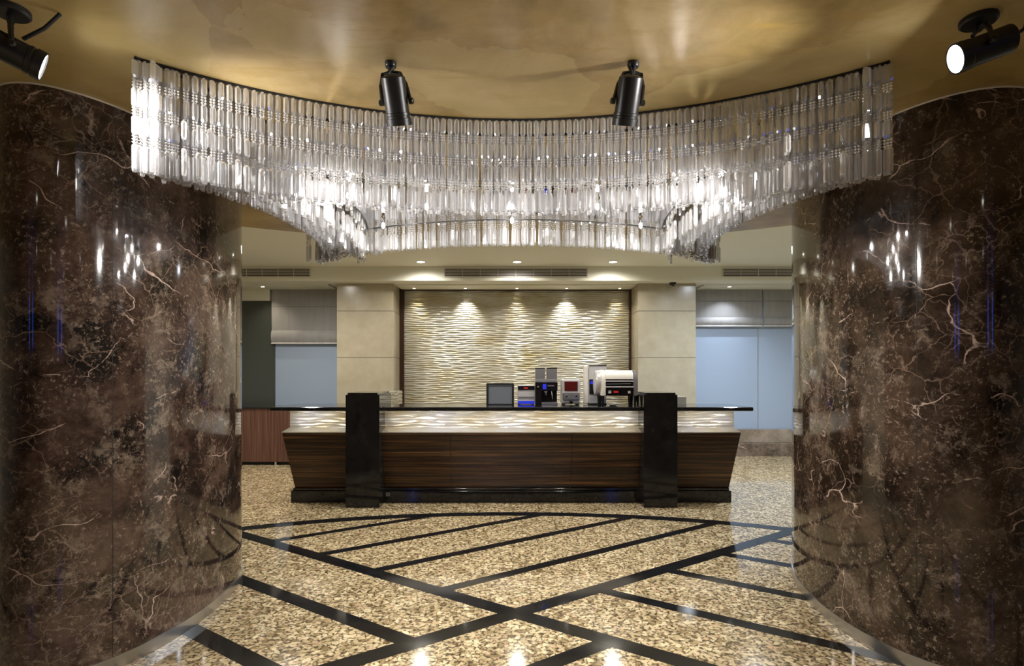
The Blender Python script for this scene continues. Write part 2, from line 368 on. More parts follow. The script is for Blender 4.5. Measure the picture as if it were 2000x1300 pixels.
# ------------------------------------------------------------------ windows with blinds
def window(n, x0, x1, z0, seams):
    w_ = struct(obj('window_%d' % n, B(x0, x1, 10.52, 10.62, z0, 3.066), M['pane']))
    for x in seams: obj('mullion', B(x-.006, x+.006, 10.512, 10.519, z0, 3.06), M['steel'], w_)
window(1, -4.42, -3.08, .0, ())
window(2, 3.232, 6.3, .48, (4.59, 5.9))
d = struct(obj('door_1', B(-5.9, -4.42, 10.50, 10.60, 0, 2.86), M['dpane']))
struct(obj('wall_header', B(-6.5, -4.50, 10.46, 10.62, 2.862, 3.067), M['white']))
def blind(x0, x1, z0, y, label):
    t = thing('roman_blind', label, 'blind', ((x0+x1)/2, y, z0), group=None)
    def sheet(za, zb, bulge, yy):
        bm = bmesh.new(); nx, nz = 30, 14; vs = []
        for j in range(nz+1):
            row = []
            for i in range(nx+1):
                x = x0+(x1-x0)*i/nx; z = za+(zb-za)*j/nz
                row.append(bm.verts.new((x, yy-bulge*math.sin(PI*(1-j/nz))**.7-.006*math.sin(x*9+z*2)*math.sin(z*4+1), z)))
            vs.append(row)
        for j in range(nz):
            for i in range(nx): bm.faces.new((vs[j][i], vs[j][i+1], vs[j+1][i+1], vs[j+1][i]))
        bmesh.ops.solidify(bm, geom=bm.faces[:], thickness=.004); return bm
    h = 3.062-z0
    part('upper_fold', sheet(z0+h*.20, 3.062, .012, y), M['blind'], t, smooth=True)
    part('lower_fold', sheet(z0+.012, z0+h*.24, .035, y-.012), M['blind'], t, smooth=True)
    part('hem_bar', B(x0+.0, x1-.0, y-.035, y-.008, z0-.012, z0+.012, bev=.004), M['blind'], t)
    part('seam', B(x0+.01, x1-.01, y-.020, y-.004, z0+h*.68, z0+h*.68+.006), M['grey'], t)
blind(-4.46, -3.10, 2.07, 10.46, 'grey roman blind half drawn beside the dark grey panel')
blind(3.245, 4.64, 2.39, 10.46, 'wide grey roman blind next to the right stone pier, under a ceiling lamp')
blind(4.665, 5.6, 2.39, 10.46, 'grey roman blind cut off by the right marble column')
# marble step under the right window
t = thing('marble_ledge', 'low brown marble ledge under the pale blue window', 'ledge', (4.8, 10.4, 0))
part('riser', B(3.232, 6.4, 10.28, 10.5, 0, .236, bev=.006), M['marbleS'], t)
part('upper_step', B(3.232, 6.4, 10.40, 10.515, .2365, .48, bev=.004), M['marbleP'], t)

# ------------------------------------------------------------------ low cabinet at left
t = thing('low_cabinet', 'reddish brown wood cabinet with black worktop beside the left marble column', 'cabinet', (-4.2, 9.55, 0))
part('body', B(-6.2, -3.2, 9.27, 9.88, .055, .93), M['cab'], t)
part('worktop', B(-6.2, -3.18, 9.25, 9.89, .93, .953, bev=.004), M['blackstone'], t)
part('toe_kick', B(-6.2, -3.2, 9.33, 9.88, .0, .055), M['rubber'], t)
for x in (-3.9, -4.62): part('foot', lathe(bmesh.new(), [(.02, 0), (.02, .055)], 12, Matrix.Translation((x, 9.30, 0))), M['steel'], t)

# ------------------------------------------------------------------ counter
t = thing('reception_counter', 'long front counter of dark striped wood with two black posts', 'counter', (0, 6.7, 0))
part('plinth', B(-2.58, 2.56, 6.57, 7.05, 0, .137, bev=.004), M['blackstone'], t)
part('plinth_step', B(-2.56, 2.54, 6.585, 7.04, .1372, .166, bev=.004), M['blackstone'], t)
def slant(x0t, x1t, x0b, x1b):
    bm = bmesh.new(); yt, yb, zt, zb = 6.45, 6.61, .826, .1665
    v = [bm.verts.new(c) for c in ((x0b, yb, zb), (x1b, yb, zb), (x1t, yt, zt), (x0t, yt, zt), (x0b, 7.0, zb), (x1b, 7.0, zb), (x1t, 7.0, zt), (x0t, 7.0, zt))]
    for f in ((0, 1, 2, 3), (5, 4, 7, 6), (3, 2, 6, 7), (0, 4, 5, 1), (0, 3, 7, 4), (1, 5, 6, 2)): bm.faces.new([v[i] for i in f])
    return bm
part('wood_front', slant(-2.633, 2.621, -2.545, 2.545), M['zebrano'], t)
for x in (-.71, .69):
    bm = bmesh.new(); yt, yb = 6.4485, 6.6085
    v = [bm.verts.new(c) for c in ((x-.003, yb, .168), (x+.003, yb, .168), (x+.003, yt, .825), (x-.003, yt, .825))]; bm.faces.new(v)
    bmesh.ops.solidify(bm, geom=bm.faces[:], thickness=.001)
    part('panel_joint', bm, M['grout'], t)
bm = bmesh.new()
yA, yB = 6.44, 6.60; pr = [(yA, .8265), (yA, .836), (yB, .875), (yB, .8265)]
for xx in (-2.635, 2.623): pass
q0 = [bm.verts.new((-2.635+(.03 if y == yB else 0), y, z)) for y, z in pr]; q1 = [bm.verts.new((2.623-(.03 if y == yB else 0), y, z)) for y, z in pr]
for i in range(4): bm.faces.new((q0[i], q0[(i+1) % 4], q1[(i+1) % 4], q1[i]))
bm.faces.new(q0[::-1]); bm.faces.new(q1)
part('ledge', bm, M['waveb'], t)
part('tile_band', wave_grid(bmesh.new(), -2.60, 2.60, .86, 1.078, 6.60, pitch=.034, amp=.010, nx=170), M['waveb'], t, smooth=True)
part('tile_band_core', B(-2.598, 2.598, 6.601, 7.0, .8265, 1.078), M['waveb'], t)
for x0, x1, lb in ((-1.867, -1.488, 'left black granite post'), (1.478, 1.857, 'right black granite post')):
    bm = bmesh.new()
    c = .022
    pts = [(x0, 0), (x1, 0), (x1, 1.265), (x1-c, 1.265+.004), (x1-c, 1.29), (x0+c, 1.29), (x0+c, 1.265+.004), (x0, 1.265)]
    lo = [bm.verts.new((x, 6.32, z)) for x, z in pts]; hi = [bm.verts.new((x, 6.93, z)) for x, z in pts]; n = len(pts)
    for i in range(n): bm.faces.new((lo[i], lo[(i+1) % n], hi[(i+1) % n], hi[i]))
    bm.faces.new(lo[::-1]); bm.faces.new(hi)
    o = part('post', bm, M['blackstone'], t); o['label'] = lb
# power socket beside the left post
part('socket', B(-1.470, -1.425, 6.560, 6.572, .075, .12, bev=.003), M['grey'], t)
wt = obj('worktop', bmesh.new(), M['blackstone'])
bm = bmesh.new()
for x0, x1 in ((-2.74, -1.868), (-1.487, 1.477), (1.858, 2.735)): box(bm, x0, x1, 6.37, 7.12, 1.079, 1.124, bev=.012)
box(bm, -1.868, -1.487, 6.931, 7.12, 1.079, 1.124); box(bm, 1.477, 1.858, 6.931, 7.12, 1.079, 1.124)
bm.to_mesh(wt.data); bm.free()
tag(wt, 'polished black granite worktop overhanging the striped wood counter', 'worktop')
for sx, lab in ((-1, 'low wave relief partition behind the left black post'), (1, 'low wave relief partition behind the right black post')):
    xf = -1.93 if sx < 0 else 2.08
    t = thing('low_partition', lab, 'partition', (xf, 8.6, 0))
    part('core', B(min(xf, xf+sx*.15), max(xf, xf+sx*.15), 7.2, 9.88, 0, 1.21, bev=.004), M['wave'], t)
    part('relief', wave_grid(bmesh.new(), 7.2, 9.88, .0, 1.205, xf-sx*.001, pitch=.06, amp=.011, facing=-sx, axis='y', nx=60), M['wave'], t, smooth=True)

# ------------------------------------------------------------------ machines on the worktop (top at z 1.124)
ZW = 1.1243
def px(x, Y): return (x-1000)*Y/F
t = thing('display_case', 'small black framed glass display box, leftmost thing on the worktop', 'display box', (px(977, 6.95), 6.98, ZW))
x0, x1 = px(950, 6.9), px(1004, 6.9)
part('frame', box(box(box(box(bmesh.new(), x0, x0+.026, 6.88, 7.08, ZW, ZW+.262, bev=.003), x1-.026, x1, 6.88, 7.08, ZW, ZW+.262, bev=.003), x0+.026, x1-.026, 6.88, 7.08, ZW+.244, ZW+.262), x0+.026, x1-.026, 6.88, 7.08, ZW, ZW+.012), M['black'], t)
part('glass', B(x0+.026, x1-.026, 6.892, 6.90, ZW+.012, ZW+.244), M['glass'], t)
part('back_panel', B(x0+.026, x1-.026, 7.06, 7.08, ZW+.012, ZW+.244), M['grey'], t)
part('shelf', B(x0+.026, x1-.026, 6.905, 7.06, ZW+.12, ZW+.128), M['silver'], t)

t = thing('warming_unit', 'squat grey machine with black control strip, red display and blue glow', 'machine', (px(1027, 6.9), 6.98, ZW))
x0, x1 = px(1011, 6.9), px(1044.5, 6.9)
part('body', B(x0, x1, 6.90, 7.08, ZW+.006, ZW+.24, bev=.006), M['silver'], t)
part('control_strip', B(x0+.004, x1-.004, 6.893, 6.899, ZW+.18, ZW+.228), M['dark'], t)
part('display', B(x0+.075, x1-.085, 6.889, 6.8925, ZW+.195, ZW+.212), M['led'], t)
part('light_strip', B(x0+.004, x1-.004, 6.893, 6.899, ZW+.01, ZW+.045), M['blue'], t)
part('drip_edge', B(x0+.004, x1-.004, 6.891, 6.899, ZW+.085, ZW+.10), M['grey'], t)
for xx in (x0+.02, x1-.02):
    for yy in (6.92, 7.06): part('foot', lathe(bmesh.new(), [(.01, 0), (.01, .006)], 10, Matrix.Translation((xx, yy, ZW))), M['rubber'], t)

t = thing('coffee_machine', 'tall black coffee machine with two clear bean hoppers', 'coffee machine', (px(1067, 6.9), 6.96, ZW))
x0, x1 = px(1045.5, 6.85), px(1089, 6.85)
part('body', box(box(box(bmesh.new(), x0, x0+.075, 6.85, 7.08, ZW, ZW+.275, bev=.004), x0+.075, x1, 6.95, 7.08, ZW, ZW+.275), x0+.075, x1, 6.85, 6.95, ZW+.17, ZW+.275, bev=.004), M['dark'], t)
part('drip_tray', B(x0+.076, x1, 6.84, 6.949, ZW, ZW+.03, bev=.003), M['steel'], t)
part('display', B(x0+.09, x0+.135, 6.845, 6.8495, ZW+.19, ZW+.255), M['blue'], t)
part('badge', B(x0+.15, x0+.23, 6.845, 6.8495, ZW+.225, ZW+.24), M['grey'], t)
part('spout', box(lathe(bmesh.new(), [(.012, ZW+.115), (.018, ZW+.165)], 14, Matrix.Translation((x0+.13, 6.90, 0))), x0+.11, x0+.15, 6.88, 6.94, ZW+.155, ZW+.169), M['steel'], t)
part('steam_pipe', tube(bmesh.new(), [(x0+.2, 6.88, ZW+.168), (x0+.205, 6.87, ZW+.12), (x0+.21, 6.865, ZW+.07)], .005), M['steel'], t)
part('knob', lathe(bmesh.new(), [(.012, 0), (.01, .012)], 14, Matrix.Translation((x0+.035, 6.85, ZW+.22)) @ Matrix.Rotation(PI/2, 4, 'X')), M['steel'], t)
for a, b_ in ((x0+.004, x0+.12), (x0+.145, x1-.004)):
    hp = part('hopper', B(a, b_, 6.88, 7.02, ZW+.276, ZW+.44, bev=.008), M['grey'], t)
    bm = B(a-.003, b_+.003, 6.877, 7.023, ZW+.441, ZW+.452, bev=.003); bmesh.ops.translate(bm, verts=bm.verts, vec=-t.location); obj('lid', bm, M['dark'], hp)
part('chrome_band', B(x0+.004, x1-.004, 6.872, 6.879, ZW+.276, ZW+.31, bev=.002), M['steel'], t)

t = thing('juice_dispenser', 'silver dispenser with dark red window and round corners', 'dispenser', (px(1115, 6.9), 6.96, ZW))
x0, x1 = px(1097, 6.85), px(1134, 6.85)
part('body', B(x0, x1, 6.86, 7.07, ZW+.01, ZW+.315, bev=.022), M['silver'], t)
part('window', B(x0+.035, x1-.035, 6.853, 6.859, ZW+.17, ZW+.285, bev=.002), M['redg'], t)
part('front_cover', B(x0+.012, x1-.012, 6.838, 6.859, ZW+.055, ZW+.155, bev=.009), M['steel'], t)
for xx in (x0+.055, x1-.055): part('tap', lathe(bmesh.new(), [(.014, 0), (.016, .01), (.009, .03)], 14, Matrix.Translation((xx, 6.838, ZW+.11)) @ Matrix.Rotation(PI/2, 4, 'X')), M['mirror'], t)
part('outlet', B((x0+x1)/2-.02, (x0+x1)/2+.02, 6.85, 6.859, ZW+.018, ZW+.045), M['dark'], t)
for xx in (x0+.03, x1-.03): part('foot', B(xx-.015, xx+.015, 6.87, 7.05, ZW, ZW+.0102), M['rubber'], t)

t = thing('water_boiler', 'tall pale grey boiler standing behind the conveyor toaster', 'boiler', (px(1163, 7), 7.0, ZW))
x0, x1 = px(1150, 6.95), px(1184, 6.95)
part('body', B(x0, x1, 6.93, 7.08, ZW+.012, ZW+.475, bev=.006), M['silver'], t)
part('side_band', B(x0-.055, x0-.001, 6.97, 7.08, ZW+.012, ZW+.47, bev=.004), M['cream'], t)
part('lid', B(x0-.002, x1+.002, 6.925, 7.082, ZW+.476, ZW+.486, bev=.002), M['dark'], t)
part('control_panel', B(x0+.002, x1-.05, 6.921, 6.9295, ZW+.13, ZW+.31), M['dark'], t)
part('gauge', lathe(bmesh.new(), [(.022, 0), (.022, .006)], 20, Matrix.Translation((x0+.035, 6.921, ZW+.27)) @ Matrix.Rotation(PI/2, 4, 'X')), M['blue'], t)
part('base', B(x0, x1, 6.93, 7.08, ZW, ZW+.012), M['rubber'], t)

t = thing('conveyor_toaster', 'conveyor toaster with ivory hood and silver side cheeks at the right end', 'toaster', (px(1205, 6.6), 6.66, ZW))
YT = 6.55; x0, x1 = px(1164, YT), px(1246, YT); zt = ZW
def cheek(xa, xb):
    bm = bmesh.new(); prof = []
    for yy, zz in ((0, .12), (0, .30), (.02, .37), (.06, .41), (.12, .425), (.26, .41), (.28, .36), (.28, .12)): prof.append((yy, zz))
    lo = [bm.verts.new((xa, YT+y, zt+z)) for y, z in prof]; hi = [bm.verts.new((xb, YT+y, zt+z)) for y, z in prof]; n = len(prof)
    for i in range(n): bm.faces.new((lo[i], lo[(i+1) % n], hi[(i+1) % n], hi[i]))
    bm.faces.new(lo[::-1]); bm.faces.new(hi)
    bmesh.ops.bevel(bm, geom=bm.edges[:], offset=.008, segments=2, affect='EDGES'); return bm
part('side_cheek', cheek(x0+.055, x0+.115), M['cream'], t, smooth=True)
part('side_cheek', cheek(x1-.05, x1), M['grey'], t, smooth=True)
bm = lathe(bmesh.new(), [(.02, 0), (.135, .004), (.15, .02), (.15, .055)], 36, Matrix.Translation((x0, YT+.14, zt+.27)) @ Matrix.Rotation(PI/2, 4, 'Y'))
part('drum_cover', bm, M['silver'], t, smooth=True)
bm = bmesh.new(); prof = []
for i in range(9): a = PI/2*i/8; prof.append((.01+.10*(1-math.cos(a)), .315+.105*math.sin(a)))
prof += [(.26, .40), (.26, .315)]
lo = [bm.verts.new((x0+.116, YT+y, zt+z)) for y, z in prof]; hi = [bm.verts.new((x1-.052, YT+y, zt+z)) for y, z in prof]; n = len(prof)
for i in range(n): bm.faces.new((lo[i], lo[(i+1) % n], hi[(i+1) % n], hi[i]))
bm.faces.new(lo[::-1]); bm.faces.new(hi); part('hood', bm, M['cream'], t, smooth=True)
part('bread_slot', B(x0+.116, x1-.051, YT+.07, YT+.24, zt+.225, zt+.314), M['dark'], t)
part('rack', box(box(bmesh.new(), x0+.116, x1-.051, YT+.0, YT+.07, zt+.285, zt+.30, bev=.002), x0+.116, x1-.051, YT-.01, YT+.07, zt+.218, zt+.232, bev=.002), M['silver'], t)
part('heating_rod', tube(bmesh.new(), [(x0+.13, YT+.05, zt+.258), (x1-.07, YT+.05, zt+.262)], .005), M['steel'], t)
cp = part('control_panel', B(x0+.116, x1-.051, YT+.01, YT+.25, zt+.12, zt+.217, bev=.003), M['dark'], t)
for nm, a, b_, c_, d_, m_ in (('badge', x0+.205, x0+.262, zt+.157, zt+.180, 'led'), ('switch', x0+.145, x0+.180, zt+.15, zt+.185, 'label'), ('dial', x1-.115, x1-.085, zt+.15, zt+.18, 'label')):
    bm = B(a, b_, YT+.004, YT+.0095, c_, d_, bev=.0015); bmesh.ops.translate(bm, verts=bm.verts, vec=-t.location); obj(nm, bm, M[m_], cp)
for xx in (x0+.085, x0+.04, x1-.09, x1-.025): part('leg', lathe(bmesh.new(), [(.012, zt), (.02, zt+.125)], 12, Matrix.Translation((xx, YT+.04, 0))), M['black'], t)
for xx in (x0+.085, x1-.025): part('leg', lathe(bmesh.new(), [(.012, zt), (.02, zt+.125)], 12, Matrix.Translation((xx, YT+.24, 0))), M['black'], t)
part('bread_tray', B(x0+.12, x1-.15, YT+.05, YT+.2, zt+.072, zt+.08, bev=.002), M['steel'], t)
t = obj('plate', lathe(bmesh.new(), [(.03, 0), (.035, .004), (.07, .016), (.072, .019), (.03, .008)], 28), M['cream'], smooth=True, loc=(px(1197, 6.7), 6.70, ZW)); tag(t, 'white plate lying under the conveyor toaster', 'plate')

# ------------------------------------------------------------------ fittings on fascia and soffit
def vent(x0, x1, label, nbays):
    t = thing('air_vent', label, 'vent', ((x0+x1)/2, 9.60, 3.22), group='air vents in the cream fascia')
    part('backing', B(x0, x1, 9.603, 9.6095, 3.166, 3.288), M['ventd'], t)
    part('frame', box(box(box(box(bmesh.new(), x0-.015, x1+.015, 9.592, 9.609, 3.288, 3.30), x0-.015, x1+.015, 9.592, 9.609, 3.154, 3.166), x0-.015, x0, 9.592, 9.609, 3.166, 3.288), x1, x1+.015, 9.592, 9.609, 3.166, 3.288), M['vent'], t)
    for i in range(4):
        z = 3.19+i*.026
        part('slat', B(x0, x1, -.003, .003, -.004, .004, mtx=Matrix.Translation((0, 9.598, z)) @ Matrix.Rotation(.5, 4, 'X')), M['vent'], t)
    for i in range(1, nbays):
        x = x0+(x1-x0)*i/nbays; part('divider', B(x-.003, x+.003, 9.592, 9.602, 3.166, 3.288), M['vent'], t)
vent(-1.144, 1.275, 'long air vent in the fascia above the wave panel', 8)
vent(-5.6, -3.45, 'air vent in the fascia beside the left marble column', 8)
vent(3.6, 5.7, 'air vent in the fascia beside the right marble column', 7)
def downlight(x, y, z, r, m_, label, group):
    t = thing('recessed_downlight', label, 'downlight', (x, y, z), group=group)
    bm = bmesh.new(); lathe(bm, [(r*1.25, -.004), (r*1.25, 0)], 24, cap=False)
    a = lathe(bmesh.new(), [(r, -.001), (r*1.3, -.001), (r*1.3, -.006), (r, -.008), (r, -.001)], 24, cap=False); bm.free()
    obj('trim_ring', a, M['vent'], t); obj('lens', lathe(bmesh.new(), [(r, -.004), (r, -.002)], 24), m_, t)
for (x, y), lb in zip(DOWN, ('left of the three round ceiling downlights before the fascia', 'middle round ceiling downlight before the fascia', 'right of the three round ceiling downlights before the fascia')):
    downlight(x, y, 3.335, .065, M['lamp'], lb, 'ceiling downlights before the fascia')
for (x, y, c, p), lb in zip(SOFFIT_LAMPS, ('small dim soffit lamp at the left end of the wave panel', 'small bright soffit lamp over the left half of the wave panel', 'small dim soffit lamp over the middle of the wave panel', 'small bright soffit lamp over the right half of the wave panel', 'small dim soffit lamp at the right end of the wave panel')):
    downlight(x, y, 3.068, .026, M['lamp'] if p > 30 else M['lampw'], lb, 'small lamps over the wave panel')
downlight(-4.47, 10.1, 3.068, .032, M['lamp'], 'small lamp over the left roman blind', 'small lamps over the blinds')
downlight(3.90, 10.1, 3.068, .032, M['lamp'], 'small lamp over the wide right roman blind', 'small lamps over the blinds')
for x, y in LOBBY_FILL: pass
t = thing('security_camera', 'small black dome camera at the top of the right stone pier', 'camera', (2.80, 9.80, 3.089))
obj('housing', B(-.055, .045, -.04, .04, -.035, 0, bev=.006), M['black'], t)
bm = bmesh.new(); bmesh.ops.create_uvsphere(bm, u_segments=16, v_segments=8, radius=.032); bmesh.ops.translate(bm, verts=bm.verts, vec=(.0, -.01, -.038)); obj('dome', bm, M['dark'], t, smooth=True)

# ------------------------------------------------------------------ marble columns
def column(side, X0, Y0, a, b, th, m_, label, seamX):
    s = -1 if side == 'L' else 1
    def pt(t_, k=0):
        u, v = (a+k)*math.cos(t_), (b+k)*math.sin(t_); c, sn = math.cos(th), math.sin(th)
        return (s*(X0+u*c-v*sn), Y0+u*sn+v*c)
    cx_, cy_ = s*X0, Y0
    t = thing('marble_column', label, 'column', (cx_, cy_, 0))
    n = 128
    part('shaft', prism_poly(bmesh.new(), [pt(2*PI*i/n) for i in range(n)][::s], .07, CEIL-.003), m_, t, smooth=True)
    part('skirting', prism_poly(bmesh.new(), [pt(2*PI*i/n, .004) for i in range(n)][::s], 0.001, .0695), M['steel'], t, smooth=True)
    part('top_bead', prism_poly(bmesh.new(), [pt(2*PI*i/n, .002) for i in range(n)][::s], CEIL-.008, CEIL-.0005), M['cream'], t, smooth=True)
    # vertical joint facing the viewer at the wanted bearing
    best = min((abs(pt(2*PI*i/2000)[0]/pt(2*PI*i/2000)[1]-seamX/F) + (0 if pt(2*PI*i/2000)[1] < Y0 else 9), i) for i in range(2000))[1]
    tt = 2*PI*best/2000; d = .0022/max(a, b)
    part('joint', strip(bmesh.new(), [pt(tt-d, .0004), pt(tt+d, .0004)], [pt(tt-d, -.002), pt(tt+d, -.002)], .07, CEIL-.01), M['grout'], t)
column('L', 2.348, 3.600, .458, .981, -.063, M['marbleL'], 'dark brown marble column at the left edge, with a bright lamp reflection', -780)
column('R', 2.587, 3.804, .599, 1.179, -.28, M['marbleR'], 'dark brown marble column at the right edge, with cool reflections', 790)

# ------------------------------------------------------------------ crystal light
cor = {'nl': (-1.619, 2.413), 'nr': (1.640, 2.444), 'fr': (1.57, 4.41), 'fl': (-1.516, 4.41)}
def arc(p, q, sag, inset=0):
    """concave arc p->q bending to the centre (0.02,3.42); returns point(u) and length"""
    P0, P1 = Vector(p), Vector(q); mid = (P0+P1)/2; ch = (P1-P0); L = ch.length; nrm = Vector((-ch.y, ch.x)).normalized()
    if nrm.dot(Vector((.02, 3.42))-mid) < 0: nrm = -nrm
    rad = (L*L/4+sag*sag)/(2*sag); cen = mid + nrm*(sag-rad)
    half = math.asin(min(1, L/2/rad)); base = math.atan2(nrm.y, nrm.x); sg = 1 if (ch.x*-nrm.y+ch.y*nrm.x) > 0 else -1
    def f(u, extra=0):
        a = base+sg*half*(2*u-1); r = rad+inset+extra
        return (cen.x+r*math.cos(a), cen.y+r*math.sin(a), a)
    return f, 2*half*rad
arcs = [arc(cor['nl'], cor['nr'], .575), arc(cor['nl'], cor['fl'], .30), arc(cor['nr'], cor['fr'], .30), arc(cor['fl'], cor['fr'], .59)]
ch = thing('crystal_chandelier', 'large four pointed crystal ceiling light hung with tiers of clear prisms', 'chandelier', (.02, 3.42, CEIL))
ctr = Vector((.02, 3.42, 0))
def flip_ok(f):
    return f
PITCH, TIERS = .1215, 4
# dark top rail along the four arcs
for f, L in arcs:
    n = 60; A = [f(i/n, -.004)[:2] for i in range(n+1)]; Bq = [f(i/n, .010)[:2] for i in range(n+1)]
    part('top_rail', strip(bmesh.new(), A, Bq, CEIL-.008, CEIL-.001), M['black'], ch)
# mirrored box: sides and bottom plate, inset from the crystals
HP = 2.53
ring = []
ins = (.10, .30, .30, .06)
def seg(i, rev):
    f, L = arcs[i]; r_ = []
    for k in range(41):
        u = k/40
        if rev: u = 1-u
        r_.append(Vector(f(u, ins[i])[:2]))
    return r_
fr, rt, bk, lf = seg(0, False), seg(2, False), seg(3, True), seg(1, True)
def isect(P1, P2):
    for i in range(len(P1)-2, -1, -1):
        for j in range(len(P2)-1):
            a, b, c, d = P1[i], P1[i+1], P2[j], P2[j+1]
            den = (b-a).x*(d-c).y-(b-a).y*(d-c).x
            if abs(den) < 1e-12: continue
            s_ = ((c-a).x*(d-c).y-(c-a).y*(d-c).x)/den; t_ = ((c-a).x*(b-a).y-(c-a).y*(b-a).x)/den
            if 0 <= s_ <= 1 and 0 <= t_ <= 1: return i, j, a+(b-a)*s_
    return None
segs = [fr, rt, bk, lf]; cuts = [isect(segs[i], segs[(i+1) % 4]) for i in range(4)]
plate = []
for i in range(4):
    st = cuts[i-1]; en = cuts[i]
    j0 = st[1]+1 if st else 0; j1 = en[0] if en else len(segs[i])-1
    if st: plate.append(st[2])
    plate += segs[i][j0:j1+1]
part('mirror_plate', prism_poly(bmesh.new(), [(p.x, p.y) for p in plate], HP, CEIL-.002), M['mirror'], ch)
for x, y in BULBS:
    b_ = part('bulb', lathe(bmesh.new(), [(.003, 2.462), (.009, 2.468), (.012, 2.478), (.008, 2.495)], 14, Matrix.Translation((x, y, 0))), M['lamp'], ch, smooth=True)
    part('bulb_socket', lathe(bmesh.new(), [(.009, 2.4955), (.010, 2.515), (.018, 2.5295)], 14, Matrix.Translation((x, y, 0))), M['mirror'], ch)
pm = len(plate)
part('plate_edge', strip(bmesh.new(), [plate[i % pm] for i in range(pm+1)], [plate[i % pm]*.994+Vector((.02, 3.42))*.006 for i in range(pm+1)], HP-.004, HP-.0005), M['black'], ch)
# prism and bead geometry
def prism_verts(w=.0275, d=.017, l=.1):
    hw, hd = w/2, d/2; c = hw*.45
    sec = [(-hw, 0), (-c, -hd), (c, -hd), (hw, 0), (c, hd), (-c, hd)]
    V = []; Fc = []
    for z, s_ in ((0, .55), (-.008, 1), (-l+.012, 1), (-l, .72)):
        V += [(x*s_, y*s_, z) for x, y in sec]
    for k_ in range(3):
        for i in range(6): a = k_*6+i; b = k_*6+(i+1) % 6; Fc.append((a, b, b+6, a+6))
    Fc.append(tuple(range(6))); Fc.append(tuple(range(18, 24))[::-1]); return V, Fc
def bead_verts(z, x, r=.0070):
    V = [(x, 0, z+r)]+[(x+r*math.cos(PI/3*i), r*math.sin(PI/3*i), z) for i in range(6)]+[(x, 0, z-r)]
    Fc = [(0, 1+i, 1+(i+1) % 6) for i in range(6)]+[(7, 1+(i+1) % 6, 1+i) for i in range(6)]; return V, Fc
def merge(parts):
    V, Fc = [], []
    for v, f in parts:
        o_ = len(V); V += v; Fc += [tuple(i+o_ for i in q) for q in f]
    return V, Fc
def mesh_from(name, V, Fc, m_):
    me = bpy.data.meshes.new(name); me.from_pydata(V, [], Fc); me.materials.append(m_); me.update(); return me
PV = [prism_verts(l=.080), prism_verts(l=.080), prism_verts(l=.080), prism_verts(l=.118)]
prism_me = [mesh_from('crystal_prism', *PV[0], M['crystal']), mesh_from('crystal_prism_long', *PV[3], M['crystal'])]
beads = []
for k_ in range(TIERS-1):
    zb = -(k_+1)*PITCH
    for dz in (.0335, .0205, .0075): 
        for dx in (-.0065, .0065): beads.append(bead_verts(zb+dz, dx))
beads.append(([(x, y, z) for z in (-.075, -(TIERS-1)*PITCH-.004) for x, y in ((-.0008, -.0008), (.0008, -.0008), (.0008, .0008), (-.0008, .0008))], [(0, 1, 5, 4), (1, 2, 6, 5), (2, 3, 7, 6), (3, 0, 4, 7)]))
BV = merge(beads); bead_me = mesh_from('bead_chain', *BV, M['bead'])
TOP = -.012
def strand_parts(t0=0, t1=TIERS):
    ps = []
    for k_ in range(t0, t1):
        v, f = PV[3] if k_ == TIERS-1 else PV[0]
        j = R.uniform(-.5, .5); c_, s_ = math.cos(j), math.sin(j)
        ps.append(([(x*c_-y*s_, x*s_+y*c_, z-k_*PITCH) for x, y, z in v], f))
    if t0 == 0: ps.append(BV)
    return ps
def place(ps, x, y, a, z0):
    V, Fc = merge(ps); ang = a+PI/2+R.uniform(-.08, .08); tl = R.uniform(-.012, .012); c_, s_ = math.cos(ang), math.sin(ang)
    return ([(x+(vx-vz*tl)*c_-vy*s_-ch.location.x, y+(vx-vz*tl)*s_+vy*c_-ch.location.y, z0+vz-ch.location.z) for vx, vy, vz in V], Fc)
# front layer: one hundred strands one by one, prisms as their own pieces
f, L = arcs[0]; NF = 100
for i in range(NF):
    x, y, a = f((i+.5)/NF)
    st = bpy.data.objects.new('crystal_strand', bead_me); C.objects.link(st); st.parent = ch
    st.location = Vector((x, y, CEIL+TOP))-ch.location; st.rotation_euler = (0, R.uniform(-.012, .012), a+PI/2+R.uniform(-.06, .06))
    for k_ in range(TIERS):
        p_ = bpy.data.objects.new('crystal_prism', prism_me[1 if k_ == TIERS-1 else 0]); C.objects.link(p_); p_.parent = st
        p_.location = (0, 0, -k_*PITCH); p_.rotation_euler = (0, 0, R.uniform(-.5, .5))
rest = []
def layer(ai, off, n, u0=0., u1=1., t0=0, t1=TIERS, z=0):
    f, L = arcs[ai]
    for i in range(n):
        x, y, a = f(u0+(u1-u0)*(i+R.uniform(.35, .65))/n, off)
        jt = .022 if off > 0 else .006; x += R.uniform(-jt, jt); y += R.uniform(-jt, jt)
        rest.append(place(strand_parts(t0, t1), x, y, a+R.uniform(-.5, .5)*(off > 0), CEIL+TOP+z))
layer(0, .04, 96, .01, .99); layer(0, .075, 90, .03, .97, 1, 4)
for ai in (1, 2):
    layer(ai, 0, 66); layer(ai, .045, 62, .02, .98); layer(ai, .13, 52, .06, .94, 2, 4); layer(ai, .27, 44, .12, .88, 2, 4, -.03)
layer(3, 0, 98); layer(3, .035, 90, .03, .97); layer(3, .07, 22, 0, .2); layer(3, .07, 22, .8, 1)
